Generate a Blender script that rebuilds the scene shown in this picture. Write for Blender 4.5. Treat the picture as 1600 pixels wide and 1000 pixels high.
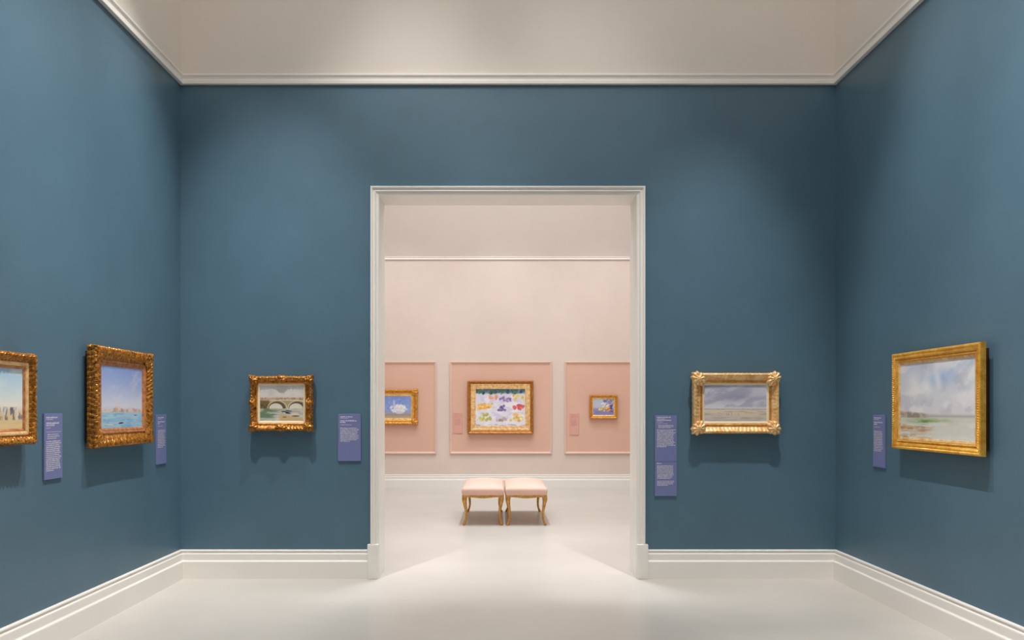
import bpy, bmesh, math, random
import numpy as np
from mathutils import Vector

# ------------------------------------------------------------------ reset
for o in list(bpy.data.objects):
    bpy.data.objects.remove(o, do_unlink=True)
scene = bpy.context.scene
C = scene.collection
PI = math.pi

# ------------------------------------------------------------------ camera
cam_d = bpy.data.cameras.new('camera')
cam_d.sensor_fit = 'HORIZONTAL'
cam_d.sensor_width = 36.0
cam_d.lens = 36.0 * 1230.0 / 1600.0
cam_d.shift_x = 22.0 / 1600.0
cam_d.shift_y = 141.0 / 1600.0
cam_d.clip_start = 0.05
cam_d.clip_end = 100
cam = bpy.data.objects.new('camera', cam_d)
cam.location = (0, 0, 1.5)
cam.rotation_euler = (PI / 2, 0, 0)
C.objects.link(cam)
scene.camera = cam

# ------------------------------------------------------------------ world / view
w = bpy.data.worlds.new('world')
scene.world = w
w.use_nodes = True
w.node_tree.nodes['Background'].inputs[0].default_value = (0.9, 0.92, 1.0, 1)
w.node_tree.nodes['Background'].inputs[1].default_value = 0.05
vs = scene.view_settings
vs.view_transform = 'Standard'
vs.look = 'None'
vs.gamma = 1.0
vs.use_curve_mapping = False
vs.exposure = 0.0

# ------------------------------------------------------------------ lights
def area(name, loc, sx, sy, power, col, spread=180):
    d = bpy.data.lights.new(name, 'AREA')
    d.shape = 'RECTANGLE'
    d.size, d.size_y = sx, sy
    d.energy = power
    d.color = col
    d.spread = math.radians(spread)
    o = bpy.data.objects.new(name, d)
    o.location = loc
    C.objects.link(o)
    return o

def spot(name, loc, target, power, angle, blend=0.8, col=(1, 0.93, 0.84), size=0.05):
    d = bpy.data.lights.new(name, 'SPOT')
    d.energy = power
    d.color = col
    d.spot_size = math.radians(angle)
    d.spot_blend = blend
    d.shadow_soft_size = size
    o = bpy.data.objects.new(name, d)
    o.location = loc
    v = Vector(target) - Vector(loc)
    o.rotation_euler = v.to_track_quat('-Z', 'Y').to_euler()
    C.objects.link(o)
    return o

WARM = (1.0, 0.98, 0.96)
NEUT = (0.93, 1.0, 1.05)
# added overhead area lights, soft general fill for the two galleries
area('ceiling_fill', (0.1, 1.9, 7.5), 4.6, 8.4, 158, WARM, 180)
area('ceiling_fill', (0.1, 11.3, 7.5), 7.0, 5.5, 330, NEUT, 180)
# track spots, one per picture of the blue gallery
spot('track_or_fill_spot', (-2.02, 4.85, 7.3), (-2.02, 7.03, 1.15), 1040, 35, 1.0, WARM, .05)
spot('track_or_fill_spot', (1.90, 4.85, 7.3), (1.88, 7.03, 0.95), 1000, 30, 1.0, WARM, .05)
spot('track_or_fill_spot', (-0.65, 5.65, 7.3), (-2.83, 5.50, 1.3), 900, 46, 1.0, WARM, .03)
spot('track_or_fill_spot', (-0.65, 4.05, 7.3), (-2.83, 4.10, 1.6), 960, 48, 1.0, WARM, .03)
spot('track_or_fill_spot', (0.85, 5.05, 7.3), (3.01, 4.95, 1.3), 880, 44, 1.0, WARM, .03)
spot('track_or_fill_spot', (0.85, 3.4, 7.3), (3.01, 3.4, 1.6), 940, 48, 1.0, WARM, .03)
# wall washer above the doorway
spot('track_or_fill_spot', (-0.7, 4.3, 7.3), (-0.8, 7.03, 3.7), 330, 33, 1.0, WARM, .3)
spot('track_or_fill_spot', (0.7, 4.3, 7.3), (0.7, 7.03, 3.7), 170, 33, 1.0, WARM, .3)
# added fill spot that brightens the floor in front of the doorway
spot('track_or_fill_spot', (0.1, 5.9, 7.3), (0.09, 5.9, 0.0), 420, 44, 1.0, WARM, .35)
# pink gallery
spot('track_or_fill_spot', (0.1, 13.0, 7.3), (0.05, 15.24, 0.9), 200, 50, 1.0, NEUT)
spot('track_or_fill_spot', (2.1, 13.0, 7.3), (2.04, 15.24, 0.9), 200, 50, 1.0, NEUT)
spot('track_or_fill_spot', (-2.0, 13.0, 7.3), (-2.0, 15.24, 0.9), 200, 50, 1.0, NEUT)
spot('track_or_fill_spot', (0.1, 10.9, 7.3), (0.09, 10.9, 0.0), 800, 84, 1.0, NEUT)
spot('track_or_fill_spot', (0.1, 8.9, 7.3), (0.09, 8.3, 0.0), 720, 50, 1.0, NEUT, .3)  # added fill spot, lifts the floor just behind the doorway

# ------------------------------------------------------------------ helpers
def tag(o, label=None, cat=None, group=None, kind=None):
    if label: o['label'] = label
    if cat: o['category'] = cat
    if group: o['group'] = group
    if kind: o['kind'] = kind
    return o

def empty(name, loc, rz=0.0):
    o = bpy.data.objects.new(name, None)
    o.empty_display_size = 0.1
    o.location = loc
    o.rotation_euler = (0, 0, rz)
    C.objects.link(o)
    return o

def link(name, me, mats, parent=None, smooth=False):
    if not isinstance(mats, (list, tuple)):
        mats = [mats]
    for m in mats:
        me.materials.append(m)
    if smooth:
        me.polygons.foreach_set('use_smooth', [True] * len(me.polygons))
    o = bpy.data.objects.new(name, me)
    C.objects.link(o)
    if parent is not None:
        o.parent = parent
    return o

def from_data(name, verts, faces, mats, parent=None, smooth=False, midx=None):
    me = bpy.data.meshes.new(name)
    me.from_pydata([tuple(v) for v in verts], [], faces)
    if midx:
        me.polygons.foreach_set('material_index', midx)
    me.update()
    return link(name, me, mats, parent, smooth)

def fix_normals(me):
    bm = bmesh.new()
    bm.from_mesh(me)
    bmesh.ops.recalc_face_normals(bm, faces=bm.faces)
    bm.to_mesh(me)
    bm.free()

def box_bm(bm, lo, hi):
    x0, y0, z0 = lo
    x1, y1, z1 = hi
    v = [bm.verts.new(p) for p in ((x0, y0, z0), (x1, y0, z0), (x1, y1, z0), (x0, y1, z0),
                                   (x0, y0, z1), (x1, y0, z1), (x1, y1, z1), (x0, y1, z1))]
    for f in ((0, 3, 2, 1), (4, 5, 6, 7), (0, 1, 5, 4), (1, 2, 6, 5), (2, 3, 7, 6), (3, 0, 4, 7)):
        bm.faces.new([v[i] for i in f])

def box(name, lo, hi, mat, parent=None, bevel=0.0, seg=2):
    bm = bmesh.new()
    box_bm(bm, lo, hi)
    if bevel:
        bmesh.ops.bevel(bm, geom=bm.edges[:], offset=bevel, segments=seg, affect='EDGES', profile=0.6)
    me = bpy.data.meshes.new(name)
    bm.to_mesh(me)
    bm.free()
    return link(name, me, mat, parent)

def struct(o):
    o['kind'] = 'structure'
    return o

def lin(r, g, b):
    f = lambda c: (c / 255 / 12.92) if c / 255 <= 0.04045 else ((c / 255 + 0.055) / 1.055) ** 2.4
    return (f(r), f(g), f(b), 1.0)

# ------------------------------------------------------------------ materials
def new_mat(name):
    m = bpy.data.materials.new(name)
    m.use_nodes = True
    nt = m.node_tree
    return m, nt, nt.nodes['Principled BSDF']

def noise_ramp(nt, scale, detail, c0, c1, lo=0.35, hi=0.65, rough=0.6):
    tc = nt.nodes.new('ShaderNodeTexCoord')
    n = nt.nodes.new('ShaderNodeTexNoise')
    n.inputs['Scale'].default_value = scale
    n.inputs['Detail'].default_value = detail
    n.inputs['Roughness'].default_value = rough
    nt.links.new(tc.outputs['Object'], n.inputs['Vector'])
    r = nt.nodes.new('ShaderNodeValToRGB')
    r.color_ramp.elements[0].position = lo
    r.color_ramp.elements[1].position = hi
    r.color_ramp.elements[0].color = c0
    r.color_ramp.elements[1].color = c1
    nt.links.new(n.outputs['Fac'], r.inputs['Fac'])
    return tc, n, r

def bump(nt, bsdf, tc, scale, strength, dist, detail=3):
    n = nt.nodes.new('ShaderNodeTexNoise')
    n.inputs['Scale'].default_value = scale
    n.inputs['Detail'].default_value = detail
    nt.links.new(tc.outputs['Object'], n.inputs['Vector'])
    b = nt.nodes.new('ShaderNodeBump')
    b.inputs['Strength'].default_value = strength
    b.inputs['Distance'].default_value = dist
    nt.links.new(n.outputs['Fac'], b.inputs['Height'])
    nt.links.new(b.outputs['Normal'], bsdf.inputs['Normal'])

def paint_mat(name, col, rough=0.5, vary=0.03, bscale=180, bstr=0.08, spec=0.4, metal=0.0):
    m, nt, b = new_mat(name)
    c = col
    c0 = tuple(x * (1 - vary) for x in c[:3]) + (1,)
    c1 = tuple(min(1, x * (1 + vary)) for x in c[:3]) + (1,)
    tc, n, r = noise_ramp(nt, 1.7, 4, c0, c1)
    nt.links.new(r.outputs['Color'], b.inputs['Base Color'])
    b.inputs['Roughness'].default_value = rough
    b.inputs['Specular IOR Level'].default_value = spec
    b.inputs['Metallic'].default_value = metal
    if bstr:
        bump(nt, b, tc, bscale, bstr, 0.002)
    return m

def gold_mat(name, c0, c1, metal=0.75, rough=0.38, scale=26):
    m, nt, b = new_mat(name)
    tc, n, r = noise_ramp(nt, scale, 5, c0, c1, 0.36, 0.62, 0.7)
    nt.links.new(r.outputs['Color'], b.inputs['Base Color'])
    b.inputs['Metallic'].default_value = metal
    b.inputs['Roughness'].default_value = rough
    bump(nt, b, tc, 220, 0.25, 0.002)
    return m

M = {}
M['blue'] = paint_mat('blue_wall_paint', (0.087, 0.166, 0.226, 1), 0.42, 0.05, 90, 0.05, 0.45)
M['frieze'] = paint_mat('frieze_paint', lin(231, 222, 211), 0.6, 0.015)
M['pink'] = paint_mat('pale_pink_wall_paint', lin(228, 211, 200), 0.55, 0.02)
M['panel'] = paint_mat('rose_panel_paint', lin(229, 186, 166), 0.5, 0.02)
M['panel_trim'] = paint_mat('rose_moulding_paint', lin(236, 200, 184), 0.45, 0.01)
M['trim'] = paint_mat('white_trim_paint', lin(245, 240, 233), 0.35, 0.01, 60, 0.02)
M['ceiling'] = paint_mat('ceiling_paint', lin(214, 207, 196), 0.7, 0.01)
M['label'] = paint_mat('violet_label_board', lin(116, 124, 170), 0.5, 0.01, bstr=0)
M['label_pink'] = paint_mat('pink_label_board', lin(226, 172, 158), 0.5, 0.01, bstr=0)
M['ink'] = paint_mat('pale_label_ink', lin(222, 216, 226), 0.6, 0.0, bstr=0)
M['ink_pink'] = paint_mat('rose_label_ink', lin(206, 142, 140), 0.6, 0.0, bstr=0)
M['backing'] = paint_mat('dark_wood_backing', lin(70, 46, 26), 0.6, 0.15, bstr=0)
M['velvet'] = paint_mat('pink_upholstery', lin(236, 196, 180), 0.75, 0.03, 260, 0.2, 0.25)
M['cream'] = paint_mat('cream_liner', lin(240, 222, 190), 0.5, 0.04, bstr=0)
M['gold_dark'] = gold_mat('antique_gold', lin(98, 56, 18), lin(224, 150, 56), 0.42, 0.33, 45)
M['gold'] = gold_mat('warm_gold', lin(186, 110, 36), lin(236, 172, 74), 0.4, 0.4, 34)
M['gold_pale'] = gold_mat('pale_gold', lin(226, 164, 96), lin(254, 222, 164), 0.3, 0.42, 16)
M['gold_bright'] = gold_mat('bright_gold', lin(224, 150, 44), lin(250, 198, 88), 0.35, 0.36, 20)
M['copper'] = gold_mat('copper_fillet', lin(176, 104, 58), lin(222, 156, 104), 0.35, 0.4, 30)
M['bronze'] = gold_mat('brown_gold', lin(148, 88, 28), lin(200, 132, 52), 0.35, 0.4, 24)
M['stool_gold'] = gold_mat('gilt_wood', lin(176, 122, 52), lin(220, 168, 88), 0.45, 0.4, 30)

m, nt, b = new_mat('polished_floor')
tc, n, r = noise_ramp(nt, 0.9, 5, lin(196, 190, 182), lin(204, 198, 190))
nt.links.new(r.outputs['Color'], b.inputs['Base Color'])
b.inputs['Roughness'].default_value = 0.3
b.inputs['Specular IOR Level'].default_value = 0.45
bump(nt, b, tc, 14, 0.03, 0.004)
M['floor'] = m

m, nt, b = new_mat('painted_canvas')
at = nt.nodes.new('ShaderNodeAttribute')
at.attribute_name = 'paint'
nt.links.new(at.outputs['Color'], b.inputs['Base Color'])
b.inputs['Roughness'].default_value = 0.55
tc = nt.nodes.new('ShaderNodeTexCoord')
bump(nt, b, tc, 130, 0.25, 0.002, 4)
M['canvas'] = m

# ------------------------------------------------------------------ room shell
XL, XR = -2.834, 3.017          # side walls of the blue gallery
YF, YB, YB2 = -3.2, 7.03, 7.38  # front wall, doorway wall (near and far face)
YE = 15.24                      # end wall of the pink gallery
ZC, ZT = 4.448, 7.6             # picture-rail joint, ceiling
DX0, DX1, DZ = -1.061, 1.238, 3.42
FX0, FX1 = -5.0, 5.0            # pink gallery side walls

struct(box('floor', (FX0 - .2, YF - .2, -.1), (FX1 + .2, YE + .2, 0), M['floor']))
struct(box('ceiling', (FX0 - .2, YF - .2, ZT), (FX1 + .2, YE + .2, ZT + .1), M['ceiling']))

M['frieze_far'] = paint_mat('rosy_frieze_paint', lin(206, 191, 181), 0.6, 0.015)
def wall(name, lo, hi, mat):
    a = struct(box(name, lo, (hi[0], hi[1], ZC), mat))
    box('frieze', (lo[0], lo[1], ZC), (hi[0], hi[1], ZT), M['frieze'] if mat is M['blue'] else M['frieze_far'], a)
    return a
wall('wall_left', (XL - .2, YF, 0), (XL, YB, ZC), M['blue'])
wall('wall_right', (XR, YF, 0), (XR + .2, YB, ZC), M['blue'])
wall('wall_front', (XL - .2, YF - .2, 0), (XR + .2, YF, ZC), M['blue'])
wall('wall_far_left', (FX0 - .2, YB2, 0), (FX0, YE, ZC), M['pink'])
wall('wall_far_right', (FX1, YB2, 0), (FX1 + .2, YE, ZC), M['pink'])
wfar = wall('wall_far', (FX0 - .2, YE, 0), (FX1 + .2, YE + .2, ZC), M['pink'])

# doorway wall: blue towards the viewer, pink behind, white reveal
def back_wall():
    V, F, I = [], [], []
    def quad(a, b, c, d, mi):
        k = len(V)
        V.extend([a, b, c, d]); F.append((k, k + 1, k + 2, k + 3)); I.append(mi)
    def face_set(y, mi, flip):
        for (x0, x1, z0, z1) in ((FX0 - .2, DX0, 0, ZC), (DX1, FX1 + .2, 0, ZC), (DX0, DX1, DZ, ZC)):
            q = [(x0, y, z0), (x1, y, z0), (x1, y, z1), (x0, y, z1)]
            quad(*(q[::-1] if flip else q), mi)
    face_set(YB, 0, False)
    face_set(YB2, 1, True)
    quad((DX0, YB, 0), (DX0, YB2, 0), (DX0, YB2, DZ), (DX0, YB, DZ), 2)
    quad((DX1, YB2, 0), (DX1, YB, 0), (DX1, YB, DZ), (DX1, YB2, DZ), 2)
    quad((DX0, YB2, DZ), (DX1, YB2, DZ), (DX1, YB, DZ), (DX0, YB, DZ), 2)
    quad((FX0 - .2, YB, ZC), (FX1 + .2, YB, ZC), (FX1 + .2, YB2, ZC), (FX0 - .2, YB2, ZC), 1)
    quad((FX0 - .2, YB2, 0), (FX0 - .2, YB, 0), (FX0 - .2, YB, ZC), (FX0 - .2, YB2, ZC), 1)
    quad((FX1 + .2, YB, 0), (FX1 + .2, YB2, 0), (FX1 + .2, YB2, ZC), (FX1 + .2, YB, ZC), 1)
    o = struct(from_data('wall_back', V, F, [M['blue'], M['pink'], M['trim']], None, False, I))
    box('frieze', (FX0 - .2, YB, ZC), (FX1 + .2, YB2, ZT), M['frieze'], o)
back_wall()

# ------------------------------------------------------------------ mouldings along walls
def run(name, p0, p1, nrm, prof, mat, m0=1, m1=1, parent=None):
    """profile (offset, z) run from p0 to p1; m0/m1 = 1 shortens the end for an inside mitre"""
    p0, p1, nrm = Vector(p0), Vector(p1), Vector(nrm)
    t = (p1 - p0).normalized()
    V = []
    for p, s, mm in ((p0, 1, m0), (p1, -1, m1)):
        for (o_, z) in prof:
            q = p + nrm * o_ + t * (s * o_ * mm)
            V.append((q.x, q.y, z))
    n_ = len(prof)
    F = [(i, i + 1, n_ + i + 1, n_ + i) for i in range(n_ - 1)]
    F.append((n_ - 1, 0, n_, 2 * n_ - 1))
    F.append(tuple(range(n_))); F.append(tuple(range(2 * n_ - 1, n_ - 1, -1)))
    me = bpy.data.meshes.new(name)
    me.from_pydata(V, [], F)
    fix_normals(me)
    return link(name, me, mat, parent)

BASE = [(0, 0), (.036, 0), (.036, .150), (.034, .156), (.026, .163), (.024, .168), (.024, .216), (.022, .222),
        (.015, .227), (.013, .232), (.013, .238), (.018, .241), (.020, .247), (.017, .254), (.010, .257), (0, .257)]
CROWN = [(0, 4.403), (.030, 4.403), (.032, 4.405), (.032, 4.434), (.030, 4.438), (.024, 4.442), (.022, 4.446), (.024, 4.462), (.028, 4.469),
         (.034, 4.473), (.037, 4.479), (.037, 4.487), (.033, 4.493), (.026, 4.494), (0, 4.494)]

PL0, PL1 = DX0 - .098, DX1 + .096     # outer edges of the plinth blocks
struct(run('baseboard_left', (XL, YF, 0), (XL, YB, 0), (1, 0, 0), BASE, M['trim']))
struct(run('baseboard_right', (XR, YB, 0), (XR, YF, 0), (-1, 0, 0), BASE, M['trim']))
bb = struct(empty('baseboard_back', (0, 0, 0)))
run('baseboard_run', (XL, YB, 0), (PL0, YB, 0), (0, -1, 0), BASE, M['trim'], 1, 0, bb)
run('baseboard_run', (PL1, YB, 0), (XR, YB, 0), (0, -1, 0), BASE, M['trim'], 0, 1, bb)
struct(run('baseboard_front', (XL, YF, 0), (XR, YF, 0), (0, 1, 0), BASE, M['trim']))
struct(run('baseboard_far', (FX0, YE, 0), (FX1, YE, 0), (0, -1, 0), BASE, M['trim']))
struct(run('baseboard_far_left', (FX0, YB2, 0), (FX0, YE, 0), (1, 0, 0), BASE, M['trim']))
struct(run('baseboard_far_right', (FX1, YE, 0), (FX1, YB2, 0), (-1, 0, 0), BASE, M['trim']))
struct(run('trim_1', (XL, YF, 0), (XL, YB, 0), (1, 0, 0), CROWN, M['trim']))
struct(run('trim_2', (XL, YB, 0), (XR, YB, 0), (0, -1, 0), CROWN, M['trim']))
struct(run('trim_3', (XR, YB, 0), (XR, YF, 0), (-1, 0, 0), CROWN, M['trim']))
struct(run('trim_4', (XL, YF, 0), (XR, YF, 0), (0, 1, 0), CROWN, M['trim']))
CROWN2 = [(o_ * .8, 4.413 + (z - 4.403) * .62) for o_, z in CROWN]
struct(run('trim_5', (FX0, YE, 0), (FX1, YE, 0), (0, -1, 0), CROWN2, M['trim']))

# doorway casing (three mitred lengths) and plinth blocks
door = struct(empty('door_1', ((DX0 + DX1) / 2, YB, 0)))
CAS = [(.072, 0), (.072, .038), (.069, .042), (.060, .042), (.056, .038), (.053, .030), (.040, .024), (.037, .030),
       (.031, .032), (.027, .028), (.023, .020), (.006, .016), (0, .012), (0, 0)]
def casing(name, kind):
    V = []
    for (d, n_) in CAS:
        y = YB - n_
        if kind == 'l': V.append(((DX0 - d, y, .30), (DX0 - d, y, DZ + d)))
        if kind == 'r': V.append(((DX1 + d, y, .30), (DX1 + d, y, DZ + d)))
        if kind == 't': V.append(((DX0 - d, y, DZ + d), (DX1 + d, y, DZ + d)))
    n_ = len(CAS)
    vv = [a for a, _ in V] + [c for _, c in V]
    F = [(i, i + 1, n_ + i + 1, n_ + i) for i in range(n_ - 1)]
    F += [tuple(range(n_)), tuple(range(2 * n_ - 1, n_ - 1, -1))]
    me = bpy.data.meshes.new(name)
    me.from_pydata(vv, [], F)
    fix_normals(me)
    o = link(name, me, M['trim'])
    o.parent = door
    o.matrix_parent_inverse = door.matrix_basis.inverted()
    return o
casing('side_casing', 'l'); casing('side_casing', 'r'); casing('head_casing', 't')
for x0, x1 in ((PL0, DX0), (DX1, PL1)):
    o = box('plinth_block', (x0, YB - .05, 0), (x1, YB, .308), M['trim'], None, .006)
    o.parent = door
    o.matrix_parent_inverse = door.matrix_basis.inverted()

# ------------------------------------------------------------------ far wall panels
def sweep_rect(name, W, H, prof, mat, parent, step=0.0, relief=None, closed_back=True, smooth=True):
    """profile [(inset, out)] mitred round a W x H rectangle in local x/z, out = -y.
    relief(a, L, p, side) -> extra (d_inset, d_out)"""
    P = prof
    n_ = len(P)
    arc = [0.0]
    for i in range(1, n_):
        arc.append(arc[-1] + math.hypot(P[i][0] - P[i - 1][0], P[i][1] - P[i - 1][1]))
    arc = [a / arc[-1] for a in arc]
    nr = []
    for i in range(n_):
        a, b_ = P[max(i - 1, 0)], P[min(i + 1, n_ - 1)]
        tx, ty = b_[0] - a[0], b_[1] - a[1]
        l = math.hypot(tx, ty) or 1
        nr.append((-ty / l, tx / l))
    V, F = [], []
    for side in range(4):
        L = W if side % 2 == 0 else H
        k = 1 if not step else max(2, int(L / step))
        base = len(V)
        for j in range(k + 1):
            t = j / k
            a = min(t, 1 - t) * L
            for i in range(n_):
                d, o_ = P[i]
                if relief:
                    h = relief(a, L, arc[i])
                    d += nr[i][0] * h; o_ += nr[i][1] * h
                c = [(-W / 2 + d, -H / 2 + d), (W / 2 - d, -H / 2 + d), (W / 2 - d, H / 2 - d), (-W / 2 + d, H / 2 - d)]
                A, B = c[side], c[(side + 1) % 4]
                V.append((A[0] + (B[0] - A[0]) * t, -o_, A[1] + (B[1] - A[1]) * t))
        for j in range(k):
            for i in range(n_ - 1):
                q = base + j * n_ + i
                F.append((q, q + n_, q + n_ + 1, q + 1))
    return from_data(name, V, F, mat, parent, smooth)

PM = [(0, 0), (0, .028), (.006, .034), (.016, .034), (.022, .026), (.032, .022), (.040, .014), (.044, .0)]
def wall_panel(x0, x1, z0, z1):
    W, H = x1 - x0, z1 - z0
    o = box('wall_panel', (-W / 2 + .01, -.008, -H / 2 + .01), (W / 2 - .01, 0, H / 2 - .01), M['panel'], wfar)
    o.location = ((x0 + x1) / 2, YE, (z0 + z1) / 2)
    sweep_rect('panel_moulding', W, H, PM, M['panel_trim'], o, smooth=False)
wall_panel(-.929, 1.041, .657, 2.442)
wall_panel(-1.19 - 1.97, -1.19, .657, 2.442)
wall_panel(1.29, 1.29 + 1.97, .657, 2.442)

# ------------------------------------------------------------------ painting of canvases
def canvas_img(seed, nx, ny, base):
    rng = np.random.default_rng(seed)
    yy, xx = np.mgrid[0:ny, 0:nx]
    u, v = (xx + .5) / nx, (yy + .5) / ny
    stops = sorted(base, key=lambda s: s[0])
    vs_ = [s[0] for s in stops]
    img = np.stack([np.interp(v, vs_, [s[1][k] for s in stops]) for k in range(3)], -1).astype(float)
    return img, rng, u, v

def dab(img, u, v, cu, cv, lu, lv, ang, col, alpha=1.0, asp=1.0, soft=.35):
    c, s = math.cos(ang), math.sin(ang)
    dx, dy = (u - cu) * asp, (v - cv)
    a = (dx * c + dy * s) / (lu + 1e-6)
    b_ = (-dx * s + dy * c) / (lv + 1e-6)
    r = np.sqrt(a * a + b_ * b_)
    m_ = np.clip((1 - r) / soft, 0, 1)[..., None] * alpha
    img[:] = img * (1 - m_) + np.array(col, float) * m_

def dabs(img, rng, u, v, n_, ur, vr, lu, lv, cols, asp, alpha=.7, ang=(-.3, .3), jit=7):
    for _ in range(n_):
        c = np.array(cols[rng.integers(len(cols))], float) + rng.normal(0, jit) + rng.normal(0, jit * .3, 3)
        dab(img, u, v, rng.uniform(*ur), rng.uniform(*vr), rng.uniform(*lu), rng.uniform(*lv),
            rng.uniform(*ang), np.clip(c, 0, 255), alpha, asp)

def fbm(rng, u, v, fu, fv, octv=5, gain=.55):
    """layered value noise, 0..1"""
    out = np.zeros_like(u); amp = 1.0; tot = 0.0
    for _ in range(octv):
        g_ = rng.random((int(fv) + 3, int(fu) + 3))
        x, y = u * fu, v * fv
        xi, yi = np.floor(x).astype(int), np.floor(y).astype(int)
        fx, fy = x - xi, y - yi
        xi %= g_.shape[1] - 1; yi %= g_.shape[0] - 1
        fx, fy = fx * fx * (3 - 2 * fx), fy * fy * (3 - 2 * fy)
        n_ = (g_[yi, xi] * (1 - fx) + g_[yi, xi + 1] * fx) * (1 - fy) + (g_[yi + 1, xi] * (1 - fx) + g_[yi + 1, xi + 1] * fx) * fy
        out += n_ * amp; tot += amp; amp *= gain; fu *= 2; fv *= 2
    return out / tot

def blend(img, mask, col):
    m_ = np.clip(mask, 0, 1)[..., None]
    img[:] = img * (1 - m_) + np.array(col, float) * m_

def ss(x, a, b_):
    t = np.clip((x - a) / (b_ - a), 0, 1)
    return t * t * (3 - 2 * t)

def finish(name, img, W, H, parent, y):
    ny, nx = img.shape[:2]
    s = np.clip(img / 255., 0, 1)
    L = np.where(s <= .04045, s / 12.92, ((s + .055) / 1.055) ** 2.4)
    xs = (np.arange(nx) / (nx - 1) - .5) * W
    zs = (.5 - np.arange(ny) / (ny - 1)) * H
    V = np.zeros((ny, nx, 3)); V[..., 0] = xs[None, :]; V[..., 1] = -y; V[..., 2] = zs[:, None]
    idx = np.arange(ny * nx).reshape(ny, nx)
    F = np.stack([idx[1:, :-1], idx[1:, 1:], idx[:-1, 1:], idx[:-1, :-1]], -1).reshape(-1, 4)
    me = bpy.data.meshes.new(name)
    me.from_pydata(V.reshape(-1, 3).tolist(), [], F.tolist())
    at_ = me.color_attributes.new('paint', 'FLOAT_COLOR', 'POINT')
    col = np.ones((ny * nx, 4), np.float32); col[:, :3] = L.reshape(-1, 3)
    at_.data.foreach_set('color', col.ravel())
    me.update()
    return link(name, me, M['canvas'], parent)

def art_beach(nx, ny):
    a = nx / ny
    img, rng, u, v = canvas_img(1, nx, ny, [(0, (166, 204, 230)), (.35, (204, 222, 230)), (.62, (238, 234, 222)), (.70, (224, 208, 178)), (.80, (226, 200, 152)), (1, (232, 204, 150))])
    n1 = fbm(rng, u + .2 * v, v, 3, 5)
    blend(img, ss(n1, .45, .7) * (1 - ss(v, .5, .62)) * .7, (238, 238, 234))
    band = ss(v, .60 + .05 * fbm(rng, u, v, 18, 2), .66) * (1 - ss(v, .80 + .05 * fbm(rng, u, v, 14, 2), .86))
    n2 = fbm(rng, u, v, 26, 6)
    blend(img, band * ss(n2, .44, .56) * .85, (112, 106, 118))
    blend(img, band * ss(fbm(rng, u, v, 22, 5), .54, .66) * .9, (226, 222, 218))
    blend(img, band * ss(fbm(rng, u, v, 30, 6), .60, .70) * .8, (70, 66, 78))
    blend(img, ss(v, .84, .9) * ss(fbm(rng, u, v, 6, 30), .5, .65) * .5, (214, 182, 130))
    return img
def art_lagoon(nx, ny):
    a = nx / ny
    img, rng, u, v = canvas_img(2, nx, ny, [(0, (140, 162, 220)), (.3, (166, 184, 228)), (.64, (212, 214, 228)), (.735, (196, 206, 216)), (.75, (160, 196, 218)), (1, (130, 178, 212))])
    n1 = fbm(rng, u + .3 * v, v + .2 * u, 3, 4)
    blend(img, ss(n1, .45, .68) * (1 - ss(v, .55, .7)) * .75, (212, 212, 226))
    top = .675 + .02 * fbm(rng, u, v, 20, 1) - .05 * np.exp(-((u - .38) / .10) ** 2) - .03 * np.exp(-((u - .72) / .08) ** 2)
    coast = ss(v, top, top + .02) * (1 - ss(v, .73, .745))
    blend(img, coast * .9, (224, 198, 186))
    blend(img, coast * ss(fbm(rng, u, v, 24, 10), .5, .62) * .8, (206, 150, 140))
    blend(img, coast * ss(fbm(rng, u, v, 30, 12), .55, .65) * .7, (150, 146, 132))
    for cu, h in ((.36, .10), (.42, .07)):
        dab(img, u, v, cu, .66 - h / 2, .012, h / 2 + .02, 0, (232, 206, 196), .9, a)
    blend(img, ss(v, .745, .76) * ss(fbm(rng, u, v, 5, 34), .48, .64) * .7, (176, 206, 222))
    blend(img, ss(v, .745, .76) * ss(fbm(rng, u, v, 6, 30), .56, .68) * .5, (104, 158, 198))
    dab(img, u, v, .20, .935, .17, .020, .04, (214, 206, 192), .85, a)
    dab(img, u, v, .46, .915, .10, .016, -.06, (56, 52, 60), .95, a)
    dab(img, u, v, .82, .79, .055, .010, 0, (70, 76, 96), .9, a)
    return img
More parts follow.
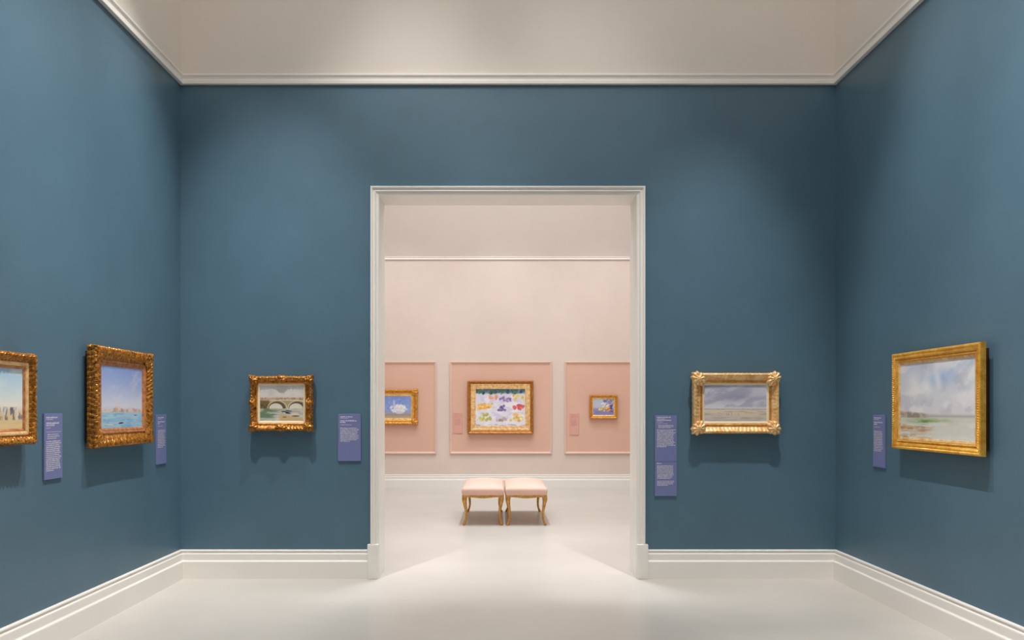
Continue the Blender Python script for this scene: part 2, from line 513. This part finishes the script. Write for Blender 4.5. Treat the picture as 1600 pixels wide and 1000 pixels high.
def art_bridge(nx, ny):
    a = nx / ny
    img, rng, u, v = canvas_img(3, nx, ny, [(0, (222, 218, 220)), (.28, (232, 224, 214)), (.36, (218, 202, 184)), (.42, (196, 176, 148)), (.6, (160, 148, 122)), (.64, (176, 174, 158)), (1, (212, 208, 196))])
    blend(img, ss(fbm(rng, u, v, 4, 6), .45, .65) * (1 - ss(v, .26, .34)) * .6, (206, 202, 206))
    sky = .355 - .05 * fbm(rng, u, v, 14, 1)
    roofs = ss(v, sky, sky + .02) * (1 - ss(v, .40, .46))
    blend(img, roofs * .8, (198, 168, 142)); blend(img, roofs * ss(fbm(rng, u, v, 26, 12), .5, .62) * .8, (160, 112, 92))
    # bank with trees
    bank = (1 - ss(u, .20, .30)) * ss(v, .38 + .05 * fbm(rng, u, v, 12, 1), .44) * (1 - ss(v, .64, .67))
    blend(img, bank, (124, 98, 58)); blend(img, bank * ss(fbm(rng, u, v, 18, 16), .48, .6), (82, 84, 48))
    # bridge
    deck = .40 + .10 * (u - .55) ** 2
    body_ = ss(u, .20, .25) * ss(v, deck, deck + .02) * (1 - ss(v, .62, .64))
    blend(img, body_, (176, 156, 120))
    for cu, wd in ((.40, .20), (.86, .20)):
        e = np.sqrt(((u - cu) / wd) ** 2 + ((v - .64) / .20) ** 2)
        up = v < .645
        blend(img, up * (1 - ss(e, .92, 1.02)), (96, 84, 66))
        e2 = np.sqrt(((u - cu + .03) / (wd * .82)) ** 2 + ((v - .64) / .15) ** 2)
        blend(img, up * (1 - ss(e2, .9, 1.0)), (228, 220, 200))
        blend(img, up * ss(e, 1.0, 1.05) * (1 - ss(e, 1.10, 1.18)) * .8, (226, 208, 172))
    blend(img, ss(u, .2, .25) * ss(v, deck - .012, deck) * (1 - ss(v, deck + .015, deck + .03)) * .9, (228, 214, 184))
    # water, bank and boats
    wat = ss(v, .63, .66)
    blend(img, wat * (1 - ss(u + .3 * fbm(rng, u, v, 4, 20), .38, .6)) * .85, (96, 124, 92))
    blend(img, wat * ss(fbm(rng, u, v, 5, 26), .48, .6) * .6, (224, 220, 208))
    blend(img, ss(v - .25 * u, .64, .70) * ss(u, .4, .5), (210, 182, 134))
    blend(img, ss(v, .88, .92) * (1 - ss(u, .4, .5)) * .6, (220, 214, 204))
    dab(img, u, v, .60, .75, .15, .032, .2, (40, 44, 48), .95, a); dab(img, u, v, .66, .71, .11, .026, .15, (78, 104, 112), .9, a)
    dab(img, u, v, .56, .76, .05, .02, .2, (226, 224, 216), .9, a)
    dab(img, u, v, .80, .80, .14, .042, -.05, (230, 212, 184), .9, a); dab(img, u, v, .82, .85, .13, .02, 0, (78, 52, 38), .9, a)
    dab(img, u, v, .57, .88, .07, .018, 0, (112, 72, 56), .8, a)
    return img
def art_storm(nx, ny):
    a = nx / ny
    img, rng, u, v = canvas_img(4, nx, ny, [(0, (200, 198, 212)), (.3, (192, 190, 208)), (.55, (216, 214, 224)), (.64, (226, 222, 222)), (.655, (182, 174, 172)), (.69, (232, 216, 192)), (.8, (220, 206, 188)), (1, (194, 188, 188))])
    sk = 1 - ss(v, .58, .64)
    n1 = fbm(rng, u + .6 * v, v + .25 * u, 4, 5)
    blend(img, sk * ss(n1, .46, .62) * .6, (158, 156, 178))
    blend(img, sk * ss(fbm(rng, u + .5 * v, v, 5, 6), .52, .66) * .8, (216, 214, 222))
    blend(img, sk * ss(u, .62, .8) * ss(v, .02, .1) * (1 - ss(v, .28, .42)) * .6 * fbm(rng, u, v, 6, 6), (228, 226, 230))
    blend(img, sk * np.exp(-(((u - .5 + .6 * (v - .35)) / .22) ** 2 + ((v - .36) / .10) ** 2)) * .5, (146, 142, 168))
    gr = ss(v, .665, .69)
    blend(img, gr * ss(fbm(rng, u, v, 4, 30), .48, .62) * .6, (176, 162, 152))
    blend(img, gr * ss(fbm(rng, u, v, 5, 34), .54, .66) * .6, (226, 204, 168))
    for cu in (.36, .39, .44, .55):
        dab(img, u, v, cu, .80, .008, .05, 0, (132, 122, 122), .7, a)
    for cu in (.22, .30, .62, .70, .78):
        dab(img, u, v, cu, .658, .03, .007, 0, (112, 102, 106), .8, a)
    return img
def art_marsh(nx, ny):
    a = nx / ny
    img, rng, u, v = canvas_img(5, nx, ny, [(0, (196, 204, 222)), (.35, (212, 214, 224)), (.66, (222, 218, 222)), (.695, (196, 192, 188)), (.73, (214, 212, 200)), (1, (220, 220, 212))])
    sk = 1 - ss(v, .64, .70)
    n1 = fbm(rng, u, v + .3 * u, 4, 4)
    blend(img, sk * ss(n1, .46, .62) * .8, (234, 232, 234))
    blend(img, sk * ss(fbm(rng, u, v, 5, 4), .52, .66) * .55, (182, 186, 200))
    blue = np.exp(-(((u - .55) / .17) ** 2 + ((v - .22) / .10) ** 2)) * fbm(rng, u, v, 6, 8) * 2.0
    blend(img, np.clip(blue, 0, 1) * .75, (146, 178, 226))
    for cu, cv, w_, h_ in ((.54, .24, .05, .16), (.40, .36, .06, .14), (.22, .30, .09, .16)):
        blend(img, np.exp(-(((u - cu - .2 * (v - cv)) / w_) ** 2 + ((v - cv) / h_) ** 2)) * .7, (242, 240, 238))
    land = (1 - ss(u, .30, .44)) * ss(v, .60 + .10 * u + .03 * fbm(rng, u, v, 16, 1), .66 + .06 * u) * (1 - ss(v, .71, .735))
    blend(img, land * .85, (182, 168, 152)); blend(img, land * ss(fbm(rng, u, v, 22, 14), .5, .62) * .7, (142, 126, 114))
    blend(img, ss(u, .35, .45) * np.exp(-((v - .70) / .010) ** 2) * .8, (172, 170, 174))
    gw = np.exp(-(((u - .38) / .22) ** 2 + ((v - .765 + .03 * (u - .4)) / .03) ** 2))
    blend(img, gw * ss(fbm(rng, u, v, 7, 30), .38, .5) * .9, (126, 160, 88))
    blend(img, gw * ss(fbm(rng, u, v, 8, 34), .52, .6) * .7, (92, 128, 72))
    sd = (1 - ss(u, .30, .52)) * ss(v, .80, .83)
    blend(img, sd * ss(fbm(rng, u, v, 5, 26), .46, .6) * .8, (206, 170, 128))
    blend(img, sd * ss(fbm(rng, u, v, 6, 28), .56, .66) * .8, (172, 132, 98))
    blend(img, ss(v, .74, .76) * ss(fbm(rng, u, v, 4, 34), .5, .64) * .5, (232, 232, 226))
    return img
def art_flowers(nx, ny):
    a = nx / ny
    img, rng, u, v = canvas_img(6, nx, ny, [(0, (128, 152, 220)), (.6, (146, 168, 224)), (.78, (166, 166, 190)), (.82, (170, 150, 140)), (1, (206, 180, 140))])
    dabs(img, rng, u, v, 90, (0, 1), (0, .7), (.04, .1), (.03, .07), [(112, 140, 214), (156, 180, 232), (136, 160, 224)], a, .5, (-1, 1))
    dab(img, u, v, .50, .38, .06, .25, 0, (206, 214, 226), .8, a)
    dabs(img, rng, u, v, 50, (.42, .88), (.42, .70), (.05, .09), (.05, .10), [(240, 238, 240), (226, 224, 236), (250, 246, 236)], a, .7, (-1, 1))
    dab(img, u, v, .66, .74, .20, .08, 0, (214, 216, 226), .9, a)
    return img
def art_market(nx, ny):
    # loose rows of colour, a generic still life
    a = nx / ny
    img, rng, u, v = canvas_img(7, nx, ny, [(0, (56, 72, 108)), (.09, (96, 128, 120)), (.15, (226, 222, 238)), (1, (238, 232, 242))])
    dabs(img, rng, u, v, 60, (0, 1), (0, .13), (.02, .06), (.02, .05), [(44, 62, 104), (70, 112, 92), (52, 90, 80), (120, 150, 150)], a, .8, (-1, 1))
    blend(img, ss(v, .14, .2) * ss(fbm(rng, u, v, 7, 9), .48, .62) * .7, (216, 204, 232))
    blend(img, ss(v, .14, .2) * ss(fbm(rng, u, v, 8, 9), .54, .66) * .8, (244, 240, 246))
    def heap(u0, u1, v0, v1, cols, n_, r=.045):
        dabs(img, rng, u, v, n_, (u0, u1), (v0, v1), (r * .8, r * 1.2), (r * .8, r * 1.2), cols, a, .9, (0, 3), 12)
    heap(.05, .34, .40, .54, [(240, 186, 60), (234, 160, 66), (248, 206, 96)], 20)
    heap(.06, .32, .66, .84, [(206, 206, 92), (222, 210, 110), (186, 186, 88)], 20)
    heap(.28, .42, .18, .28, [(214, 134, 118), (226, 168, 140)], 9)
    heap(.48, .72, .22, .34, [(134, 112, 168), (160, 138, 186)], 16, .035)
    heap(.76, .98, .16, .32, [(240, 214, 146), (234, 198, 130)], 14)
    heap(.74, .97, .44, .56, [(222, 84, 84), (232, 118, 104)], 16)
    heap(.70, .96, .68, .86, [(240, 200, 112), (232, 178, 90), (246, 220, 150)], 18)
    heap(.42, .62, .46, .58, [(106, 92, 158), (160, 152, 150)], 8)
    heap(.40, .60, .78, .86, [(172, 158, 146), (190, 174, 164)], 8)
    dabs(img, rng, u, v, 14, (0, 1), (.95, 1), (.05, .12), (.01, .02), [(150, 146, 160), (196, 190, 200)], a, .6, (-.1, .1))
    return img
def art_still(nx, ny):
    a = nx / ny
    img, rng, u, v = canvas_img(8, nx, ny, [(0, (190, 204, 222)), (.5, (196, 200, 216)), (.65, (150, 140, 196)), (1, (140, 140, 190))])
    dabs(img, rng, u, v, 60, (.5, 1), (0, .5), (.04, .1), (.04, .1), [(150, 130, 190), (104, 96, 130), (200, 190, 216)], a, .5, (-1, 1))
    dabs(img, rng, u, v, 10, (.4, .8), (.28, .5), (.08, .16), (.03, .06), [(236, 234, 240)], a, .8, (-.9, -.4))
    dabs(img, rng, u, v, 18, (.3, .82), (.5, .74), (.06, .10), (.06, .10), [(232, 134, 66), (240, 180, 70), (214, 96, 70), (246, 206, 110), (216, 206, 100)], a, .95, (0, 3))
    dabs(img, rng, u, v, 10, (.78, .95), (.4, .8), (.04, .07), (.05, .1), [(110, 60, 110), (90, 74, 140)], a, .7, (0, 3))
    dabs(img, rng, u, v, 40, (0, 1), (.78, 1), (.06, .14), (.02, .05), [(150, 140, 200), (112, 124, 180), (176, 160, 210)], a, .5, (-.3, .3))
    return img

# ------------------------------------------------------------------ frames
def smooth_step(x):
    x = max(0.0, min(1.0, x))
    return x * x * (3 - 2 * x)

def acanthus(period, amp, corner=0.0, centre=0.0, cw=.09, seed=0):
    rr = random.Random(seed)
    ph = [rr.uniform(0, 6.28) for _ in range(8)]
    def f(a, L, p):
        n_ = max(2, round(L / 2 / period))
        per = (L / 2) / n_
        x = a / per
        win = math.sin(PI * min(1, max(0, (p - .04) / .92))) ** .6 if 0.04 < p < .96 else 0
        leaf = abs(math.sin(PI * (x + .28 * math.sin(5.5 * p + ph[0]))))
        vein = .40 * math.sin(2 * PI * (2.5 * x + 1.1 * p)) * math.sin(PI * p * 4 + ph[1])
        curl = .38 * math.sin(2 * PI * (1.0 * x + .3) + ph[2]) * math.cos(2 * PI * 2.3 * p + ph[3])
        fine = .22 * math.sin(2 * PI * 4.3 * x + ph[4]) * math.sin(2 * PI * 5 * p + ph[5])
        h = amp * win * (leaf ** .7 * (.6 + .4 * math.sin(PI * p * 3)) + vein + curl + fine - .4)
        outer = max(0, 1 - p / .35)          # scalloped outer edge
        h += amp * .5 * outer * (abs(math.sin(PI * x)) - .5)
        kc = smooth_step(1 - a / cw)
        km = smooth_step(1 - abs(L / 2 - a) / (cw * .9))
        h += (corner * kc + centre * km) * (.55 + .45 * math.sin(PI * min(1, p * 1.2)))
        return h
    return f

def gadroon(period, amp, p0=.1, p1=.5):
    def f(a, L, p):
        n_ = max(2, round(L / 2 / period))
        x = a / ((L / 2) / n_)
        if p < p0 or p > p1: return 0.0
        wv = math.sin(PI * (p - p0) / (p1 - p0)) ** .5
        return amp * wv * (abs(math.sin(PI * x)) - .4)
    return f

def rosette(name, R, h, petals, mat, parent, loc, rot=0.0, ell=(1, 1)):
    """carved leaf cartouche: a domed, ribbed, lobed disc standing out of the frame (-y)"""
    nr, na = 9, petals * 8
    V = [(0, -h, 0)]
    F = []
    for i in range(1, nr + 1):
        t = i / nr
        for k in range(na):
            th = 2 * PI * k / na
            lobe = .5 + .5 * math.cos(petals * th)
            r_ = R * t * (1 - .16 * t * (1 - lobe))
            hh = h * (1 - t ** 2.2) ** .8 if t < 1 else 0
            hh += h * .34 * math.sin(PI * min(t * 1.05, 1)) * (lobe - .5) + h * .22 * math.sin(3 * PI * t)* (1 - t)
            x, z = r_ * math.cos(th) * ell[0], r_ * math.sin(th) * ell[1]
            V.append((x * math.cos(rot) - z * math.sin(rot), -hh if i < nr else h * .55, x * math.sin(rot) + z * math.cos(rot)))
    for k in range(na):
        F.append((0, 1 + k, 1 + (k + 1) % na))
    for i in range(nr - 1):
        for k in range(na):
            a = 1 + i * na + k; b_ = 1 + i * na + (k + 1) % na
            F.append((a, a + na, b_ + na, b_))
    me = bpy.data.meshes.new(name)
    me.from_pydata(V, [], F)
    fix_normals(me)
    o = link(name, me, mat, parent, True)
    o.location = loc
    return o

def rounded_profile(pts, k=5):
    """Catmull-Rom densify"""
    out = []
    n_ = len(pts)
    for i in range(n_ - 1):
        p0, p1, p2, p3 = pts[max(i - 1, 0)], pts[i], pts[i + 1], pts[min(i + 2, n_ - 1)]
        for j in range(k):
            t = j / k
            out.append(tuple(.5 * (2 * p1[c] + (p2[c] - p0[c]) * t + (2 * p0[c] - 5 * p1[c] + 4 * p2[c] - p3[c]) * t * t
                                   + (3 * p1[c] - p0[c] - 3 * p2[c] + p3[c]) * t ** 3) for c in (0, 1)))
    out.append(pts[-1])
    return out

def painting(loc, rz, W, H, rail, back, front, art, res, label, mats, relief=None, step=.006, liner=.018,
             inner=.02, group=None, corner=None, centre=None, profile=None, gap=.0):
    """loc on the wall surface at the picture centre.  back/front: distances of the frame's back and face from the wall"""
    root = empty('framed_painting', loc, rz)
    tag(root, label, 'painting', group)
    d = front - back
    r1 = rail - inner - liner                     # carved member width
    prof = profile or rounded_profile([(.006, back), (0, back + d * .35), (.002, back + d * .75), (r1 * .12, front - d * .04), (r1 * .28, front),
                            (r1 * .5, front - d * .14), (r1 * .72, front - d * .36), (r1 * .9, front - d * .42), (r1, front - d * .40)], 4)
    sweep_rect('carved_moulding', W, H, prof, mats[0], root, step, relief)
    # inner fillet
    W2, H2 = W - 2 * r1, H - 2 * r1
    zf = front - d * .40
    sweep_rect('inner_fillet', W2 + .004, H2 + .004,
               rounded_profile([(0, zf - .012), (0, zf + .002), (inner * .25, zf + .005), (inner * .6, zf + .003), (inner, zf - .003), (inner + .004, zf - .012)], 3),
               mats[1], root)
    if liner:
        sweep_rect('liner', W2 - 2 * inner + .004, H2 - 2 * inner + .004,
                   [(0, zf - .012), (0, zf - .002), (.003, zf - .001), (liner * .7, zf - .005), (liner, zf - .007), (liner + .004, zf - .013)], mats[2], root, smooth=False)
    Wc, Hc = W - 2 * rail, H - 2 * rail
    nx = res; ny = max(8, int(res * Hc / Wc))
    finish('canvas', art(nx, ny), Wc + .006, Hc + .006, root, zf - .010)
    # stretcher and back board reaching the wall
    box('backing_board', (-W / 2 + .035, -min(back + .006, zf - .018), -H / 2 + .035), (W / 2 - .035, 0, H / 2 - .035), M['backing'], root)
    if back > .012:
        sweep_rect('frame_back', W - .006, H - .006, [(.03, back + .002), (.0, back + .002)], M['backing'], root, smooth=False)
    if corner:
        R_, h_, pt, ins, ell = corner
        for sx in (-1, 1):
            for sz in (-1, 1):
                rosette('corner_ornament', R_, h_, pt, mats[0], root, (sx * (W / 2 - ins), -(front - d * .15), sz * (H / 2 - ins)), math.atan2(sz, sx), ell)
    if centre:
        R_, h_, pt, ins, ell, which = centre
        for nm, x, z, a in (('t', 0, H / 2 - ins, 0), ('b', 0, -H / 2 + ins, 0), ('l', -W / 2 + ins, 0, PI / 2), ('r', W / 2 - ins, 0, PI / 2)):
            if nm in which:
                rosette('centre_ornament', R_, h_ * (.5 if nm == 't' else 1), pt, mats[0], root, (x, -(front - d * .15), z), a, ell)
    return root

LEFT, RIGHT = PI / 2, -PI / 2
g = 'paintings in the blue gallery'
gp = 'paintings in the pink gallery'
painting((XL, 4.319, 1.567), LEFT, .75, .525, .090, .02, .092, art_beach, 190,
         'gold framed beach painting cut off by the left edge of the picture', (M['gold_dark'], M['gold_pale'], M['copper']),
         acanthus(.034, .010, .004, .0, .06, 1), liner=.014, inner=.024, group=g)
painting((XL, 5.815, 1.594), LEFT, .885, .70, .128, .03, .10, art_lagoon, 190,
         'deep dark gold frame with blue harbour painting on left wall', (M['gold_dark'], M['copper'], M['copper']),
         acanthus(.036, .0085, .003, .0, .08, 2), step=.0045, liner=.016, inner=.022, group=g,
         corner=(.062, .010, 9, .058, (1.1, .95)),
         profile=rounded_profile([(0, .03), (0, .050), (.004, .055), (.001, .062), (.002, .086), (.010, .099), (.026, .102), (.045, .095), (.065, .081), (.082, .073), (.090, .072)], 4))
painting((-1.918, YB, 1.5605), 0, .551, .481, .085, .02, .088, art_bridge, 170,
         'small gold framed river and bridge painting left of the doorway', (M['gold_dark'], M['gold'], M['cream']),
         acanthus(.030, .008, .012, .011, .055, 3), step=.005, liner=.017, inner=.012, group=g,
         corner=(.045, .030, 6, .034, (1.2, .9)), centre=(.045, .028, 6, .028, (1.3, .7), 'tblr'))
painting((2.104, YB, 1.562), 0, .765, .535, .108, .02, .098, art_storm, 190,
         'pale gold framed stormy beach painting right of the doorway', (M['gold_pale'], M['gold'], M['cream']),
         acanthus(.040, .0035, .006, .0, .10, 4), liner=.018, inner=.020, group=g,
         corner=(.066, .028, 9, .050, (1.15, .95)))
painting((XR, 5.340, 1.567), RIGHT, 1.08, .7025, .088, .04, .078, art_marsh, 210,
         'bright gold framed cloudy marsh landscape on right wall', (M['gold_bright'], M['gold_bright'], M['gold_pale']),
         gadroon(.0165, .007, .42, .80), step=.0032, liner=.018, inner=.012, group=g,
         profile=rounded_profile([(0, .04), (0, .06), (.002, .074), (.008, .078), (.016, .077), (.020, .071), (.023, .0705), (.034, .073), (.044, .068), (.050, .060), (.054, .060), (.058, .063)], 3))
painting((-2.004, YE - .008, 1.560), 0, .90, .673, .125, .02, .085, art_flowers, 120,
         'gold framed blue painting partly hidden by the left doorway edge', (M['gold'], M['gold_bright'], M['gold_pale']),
         acanthus(.05, .008, .012, .010, .08, 6), step=.01, liner=.03, inner=.025, group=gp,
         corner=(.07, .02, 6, .05, (1.2, .9)))
painting((.049, YE - .008, 1.554), 0, 1.269, 1.027, .160, .02, .095, art_market, 150,
         'large brown gold framed fruit painting above the pink benches', (M['bronze'], M['gold_pale'], M['gold_pale']),
         acanthus(.05, .003, 0, 0, .06, 7), step=.012, liner=.045, inner=.05, group=gp)
painting((2.037, YE - .008, 1.563), 0, .536, .456, .072, .02, .075, art_still, 90,
         'smallest gold framed still life at far right of pink room', (M['gold'], M['gold_bright'], M['gold_pale']),
         acanthus(.03, .005, .004, .0, .05, 8), step=.008, liner=.014, inner=.012, group=gp)

# ------------------------------------------------------------------ wall labels with unreadable small print
def wall_label(loc, rz, W, H, label, rows, board, ink, seed, group, t=.012):
    root = empty('wall_label', loc, rz)
    tag(root, label, 'label', group)
    box('board', (-W / 2, -t, -H / 2), (W / 2, 0, H / 2), board, root, .0012, 1)
    rr = random.Random(seed)
    V, F = [], []
    def rect(x0, x1, z0, z1):
        k = len(V)
        for (x, z) in ((x0, z0), (x1, z0), (x1, z1), (x0, z1)):
            V.append((x, -t - .0006, z))
        F.append((k, k + 1, k + 2, k + 3))
    left = -W / 2 + .02
    for (zt, n_, pitch, xh, wmax, ind) in rows:
        for i in range(n_):
            z = H / 2 - zt - i * pitch
            x = left + ind
            end = left + wmax * (rr.uniform(.86, 1.0) if i < n_ - 1 or n_ == 1 else rr.uniform(.45, .8))
            while x < end:
                for _ in range(rr.randint(2, 8)):
                    if x > end: break
                    lw = xh * rr.uniform(.45, .8)
                    rect(x, x + lw, z, z + xh * (1.4 if rr.random() < .25 else 1.0))
                    x += lw + xh * .22
                x += xh * .5
    tag(from_data('printed_text', V, F, ink, root), kind='stuff')
    return root

def body(n_, start=.125, wmax=.155):
    return [(.030, 1, .01, .0075, .12, 0), (.040, 1, .01, .004, .08, 0), (.066, 1, .013, .0085, .15, 0), (.080, 1, .01, .0075, .05, 0),
            (.100, 1, .01, .004, .11, 0), (start, n_, .0128, .0058, wmax, 0)]
gl = 'violet wall labels'
ZL = 1.257
wall_label((XL, 5.000, ZL + .015), LEFT, .204, .415, 'violet text label between the beach and harbour paintings',
           [(.030, 1, .01, .0085, .13, 0), (.040, 1, .01, .004, .08, 0), (.066, 2, .013, .0085, .14, 0), (.094, 1, .01, .004, .05, 0), (.118, 1, .01, .003, .17, 0),
            (.135, 3, .0125, .005, .15, .012), (.180, 16, .0122, .0062, .165, 0)], M['label'], M['ink'], 11, gl)
wall_label((XL, 6.605, ZL), LEFT, .19, .415, 'violet text label on left wall beside the corner',
           body(12, .135, .145), M['label'], M['ink'], 12, gl)
wall_label((-1.324, YB, ZL), 0, .204, .42, 'violet text label beside left doorway casing',
           body(10, .130, .165), M['label'], M['ink'], 13, gl)
wall_label((1.497, YB, 1.249), 0, .197, .411, 'violet text label right of the doorway, upper of two',
           [(.022, 1, .01, .0075, .135, 0), (.032, 1, .01, .004, .075, 0), (.048, 1, .01, .0085, .14, 0), (.062, 1, .01, .005, .05, 0), (.076, 1, .01, .003, .10, 0),
            (.092, 3, .0105, .005, .16, .012), (.134, 13, .0124, .0060, .165, 0)], M['label'], M['ink'], 14, gl)
wall_label((1.497, YB, .8875), 0, .197, .306, 'violet text label right of the doorway, lower of two',
           [(.020, 1, .01, .0075, .04, 0), (.040, 10, .0124, .0060, .155, 0), (.176, 4, .0124, .006, .15, 0)], M['label'], M['ink'], 15, gl)
wall_label((XR, 6.211, ZL), RIGHT, .196, .415, 'violet text label on right wall before the marsh painting',
           body(13, .135, .15), M['label'], M['ink'], 16, gl)
wall_label((-.775, YE - .008, 1.254), 0, .17, .40, 'faint pink label left of the large fruit painting',
           body(10, .130, .12), M['label_pink'], M['ink_pink'], 17, 'pink wall labels')
wall_label((1.476, YE - .008, 1.23), 0, .173, .415, 'faint pink label beside the smallest still life',
           body(10, .130, .12), M['label_pink'], M['ink_pink'], 18, 'pink wall labels')

# ------------------------------------------------------------------ upholstered benches
def cushion(W, D, z0, z1, zc, mat, parent):
    n_, m_ = 26, 40
    V, F = [], []
    rings = [(0.0, z0, 0.0), (0.004, z0 + .012, .0), (.006, z0 + .035, 0), (.008, z1 - .03, 0), (.002, z1 - .012, 0), (-.006, z1 - .002, 0), (-.018, z1 + .004, 0)]
    def outline(off):
        pts = []
        hx, hy, r_ = W / 2 + off, D / 2 + off, .03
        for cx, cy, a0 in ((hx - r_, -hy + r_, -PI / 2), (hx - r_, hy - r_, 0), (-hx + r_, hy - r_, PI / 2), (-hx + r_, -hy + r_, PI)):
            for k in range(5):
                a = a0 + PI / 2 * k / 4
                pts.append((cx + r_ * math.cos(a), cy + r_ * math.sin(a)))
        out = []
        for i in range(len(pts)):
            p, q = pts[i], pts[(i + 1) % len(pts)]
            L = math.hypot(q[0] - p[0], q[1] - p[1])
            k = 8 if L > .1 else 1
            for j in range(k):
                out.append((p[0] + (q[0] - p[0]) * j / k, p[1] + (q[1] - p[1]) * j / k))
        return out
    N = len(outline(0))
    for off, z, _ in rings:
        for (x, y) in outline(off):
            zz = z
            if z < z0 + .005:      # lower edge follows the serpentine rail
                zz = z - .012 * math.cos(PI * x / W) * (abs(y) > D / 2 - .03)
            V.append((x, y, zz))
    base = outline(-.018)
    K = 7
    for i in range(1, K + 1):
        s = 1 - i / K
        for (x, y) in base:
            X, Y = x * s, y * s
            dome = (1 - (abs(X) / (W / 2)) ** 2.2) * (1 - (abs(Y) / (D / 2)) ** 3)
            V.append((X, Y, z1 + .004 + (zc - z1) * dome))
    R_ = len(rings) + K
    for i in range(R_ - 1):
        for k in range(N):
            a, b_ = i * N + k, i * N + (k + 1) % N
            F.append((a, b_, b_ + N, a + N))
    F.append(tuple(range(N - 1, -1, -1)))
    return from_data('cushion', V, F, mat, parent, True)

def leg_mesh():
    """cabriole leg: local +x/+y is the outward corner diagonal; top at z=.40"""
    path = [(.400, -.006, .034), (.375, -.003, .036), (.345, .000, .034), (.310, .000, .0295), (.265, -.007, .0240), (.215, -.016, .0200), (.160, -.023, .0170),
            (.110, -.023, .0150), (.070, -.017, .0145), (.040, -.007, .0155), (.020, .001, .0190), (.006, .005, .0195), (0, .004, .016)]
    V, F = [], []
    K = 10
    for (z, o_, r_) in path:
        for k in range(K):
            a = 2 * PI * k / K
            V.append((o_ + r_ * math.cos(a), o_ + r_ * math.sin(a), z))
    for i in range(len(path) - 1):
        for k in range(K):
            a, b_ = i * K + k, i * K + (k + 1) % K
            F.append((a, a + K, b_ + K, b_))
    F.append(tuple(range(K))); F.append(tuple(range(len(V) - 1, len(V) - K - 1, -1)))
    me = bpy.data.meshes.new('leg')
    me.from_pydata(V, [], F)
    fix_normals(me)
    me.materials.append(M['stool_gold'])
    me.polygons.foreach_set('use_smooth', [True] * len(me.polygons))
    return me

def apron(L, depth_lo, name, parent, loc, rz, sag):
    n_ = 28
    V, F = [], []
    for j in range(n_ + 1):
        x = (j / n_ - .5) * L
        t = abs(x) / (L / 2)
        zt = .400 - .012 * math.cos(PI * x / L)
        lo = depth_lo - sag * (.5 + .5 * math.cos(PI * min(1, t * 1.15))) - .03 * smooth_step((t - .86) / .14)
        bow = .006 * math.cos(PI * x / L)
        for (y, z) in ((-.012 - bow, zt), (-.015 - bow, (zt + lo) / 2), (-.017 - bow, lo + .008), (-.012 - bow, lo), (.010, lo), (.010, zt)):
            V.append((x, y, z))
    for j in range(n_):
        for i in range(6):
            a, b_ = j * 6 + i, j * 6 + (i + 1) % 6
            F.append((a, b_, b_ + 6, a + 6))
    F.append((0, 1, 2, 3, 4, 5)); F.append(tuple(n_ * 6 + i for i in (5, 4, 3, 2, 1, 0)))
    me = bpy.data.meshes.new(name)
    me.from_pydata(V, [], F)
    fix_normals(me)
    o = link(name, me, M['stool_gold'], parent)
    o.location = loc
    o.rotation_euler = (0, 0, rz)
    return o

LEG = leg_mesh()
def bench(x, y, W, D, label):
    root = tag(empty('upholstered_bench', (x, y, 0)), label, 'bench', 'pink benches')
    cushion(W - .012, D - .012, .392, .482, .535, M['velvet'], root)
    hx, hy = W / 2 - .034, D / 2 - .034
    for sx in (-1, 1):
        for sy in (-1, 1):
            o = bpy.data.objects.new('leg', LEG)
            C.objects.link(o)
            o.parent = root
            o.location = (sx * hx, sy * hy, 0)
            o.rotation_euler = (0, 0, {(1, 1): 0, (-1, 1): PI / 2, (-1, -1): PI, (1, -1): -PI / 2}[(sx, sy)])
    apron(W - .06, .366, 'apron_rail', root, (0, -D / 2 + .020, 0), 0, .014)
    apron(W - .06, .366, 'apron_rail', root, (0, D / 2 - .020, 0), PI, .014)
    apron(D - .06, .366, 'apron_rail', root, (W / 2 - .020, 0, 0), PI / 2, .014)
    apron(D - .06, .366, 'apron_rail', root, (-W / 2 + .020, 0, 0), -PI / 2, .014)
    box('seat_board', (-W / 2 + .03, -D / 2 + .03, .372), (W / 2 - .03, D / 2 - .03, .39), M['backing'], root)
    return root
bench(-.1965, 10.965, .55, 1.43, 'pink upholstered bench with gilt cabriole legs, left of the pair')
bench(.3715, 10.965, .55, 1.43, 'pink upholstered bench with gilt cabriole legs, right of the pair')
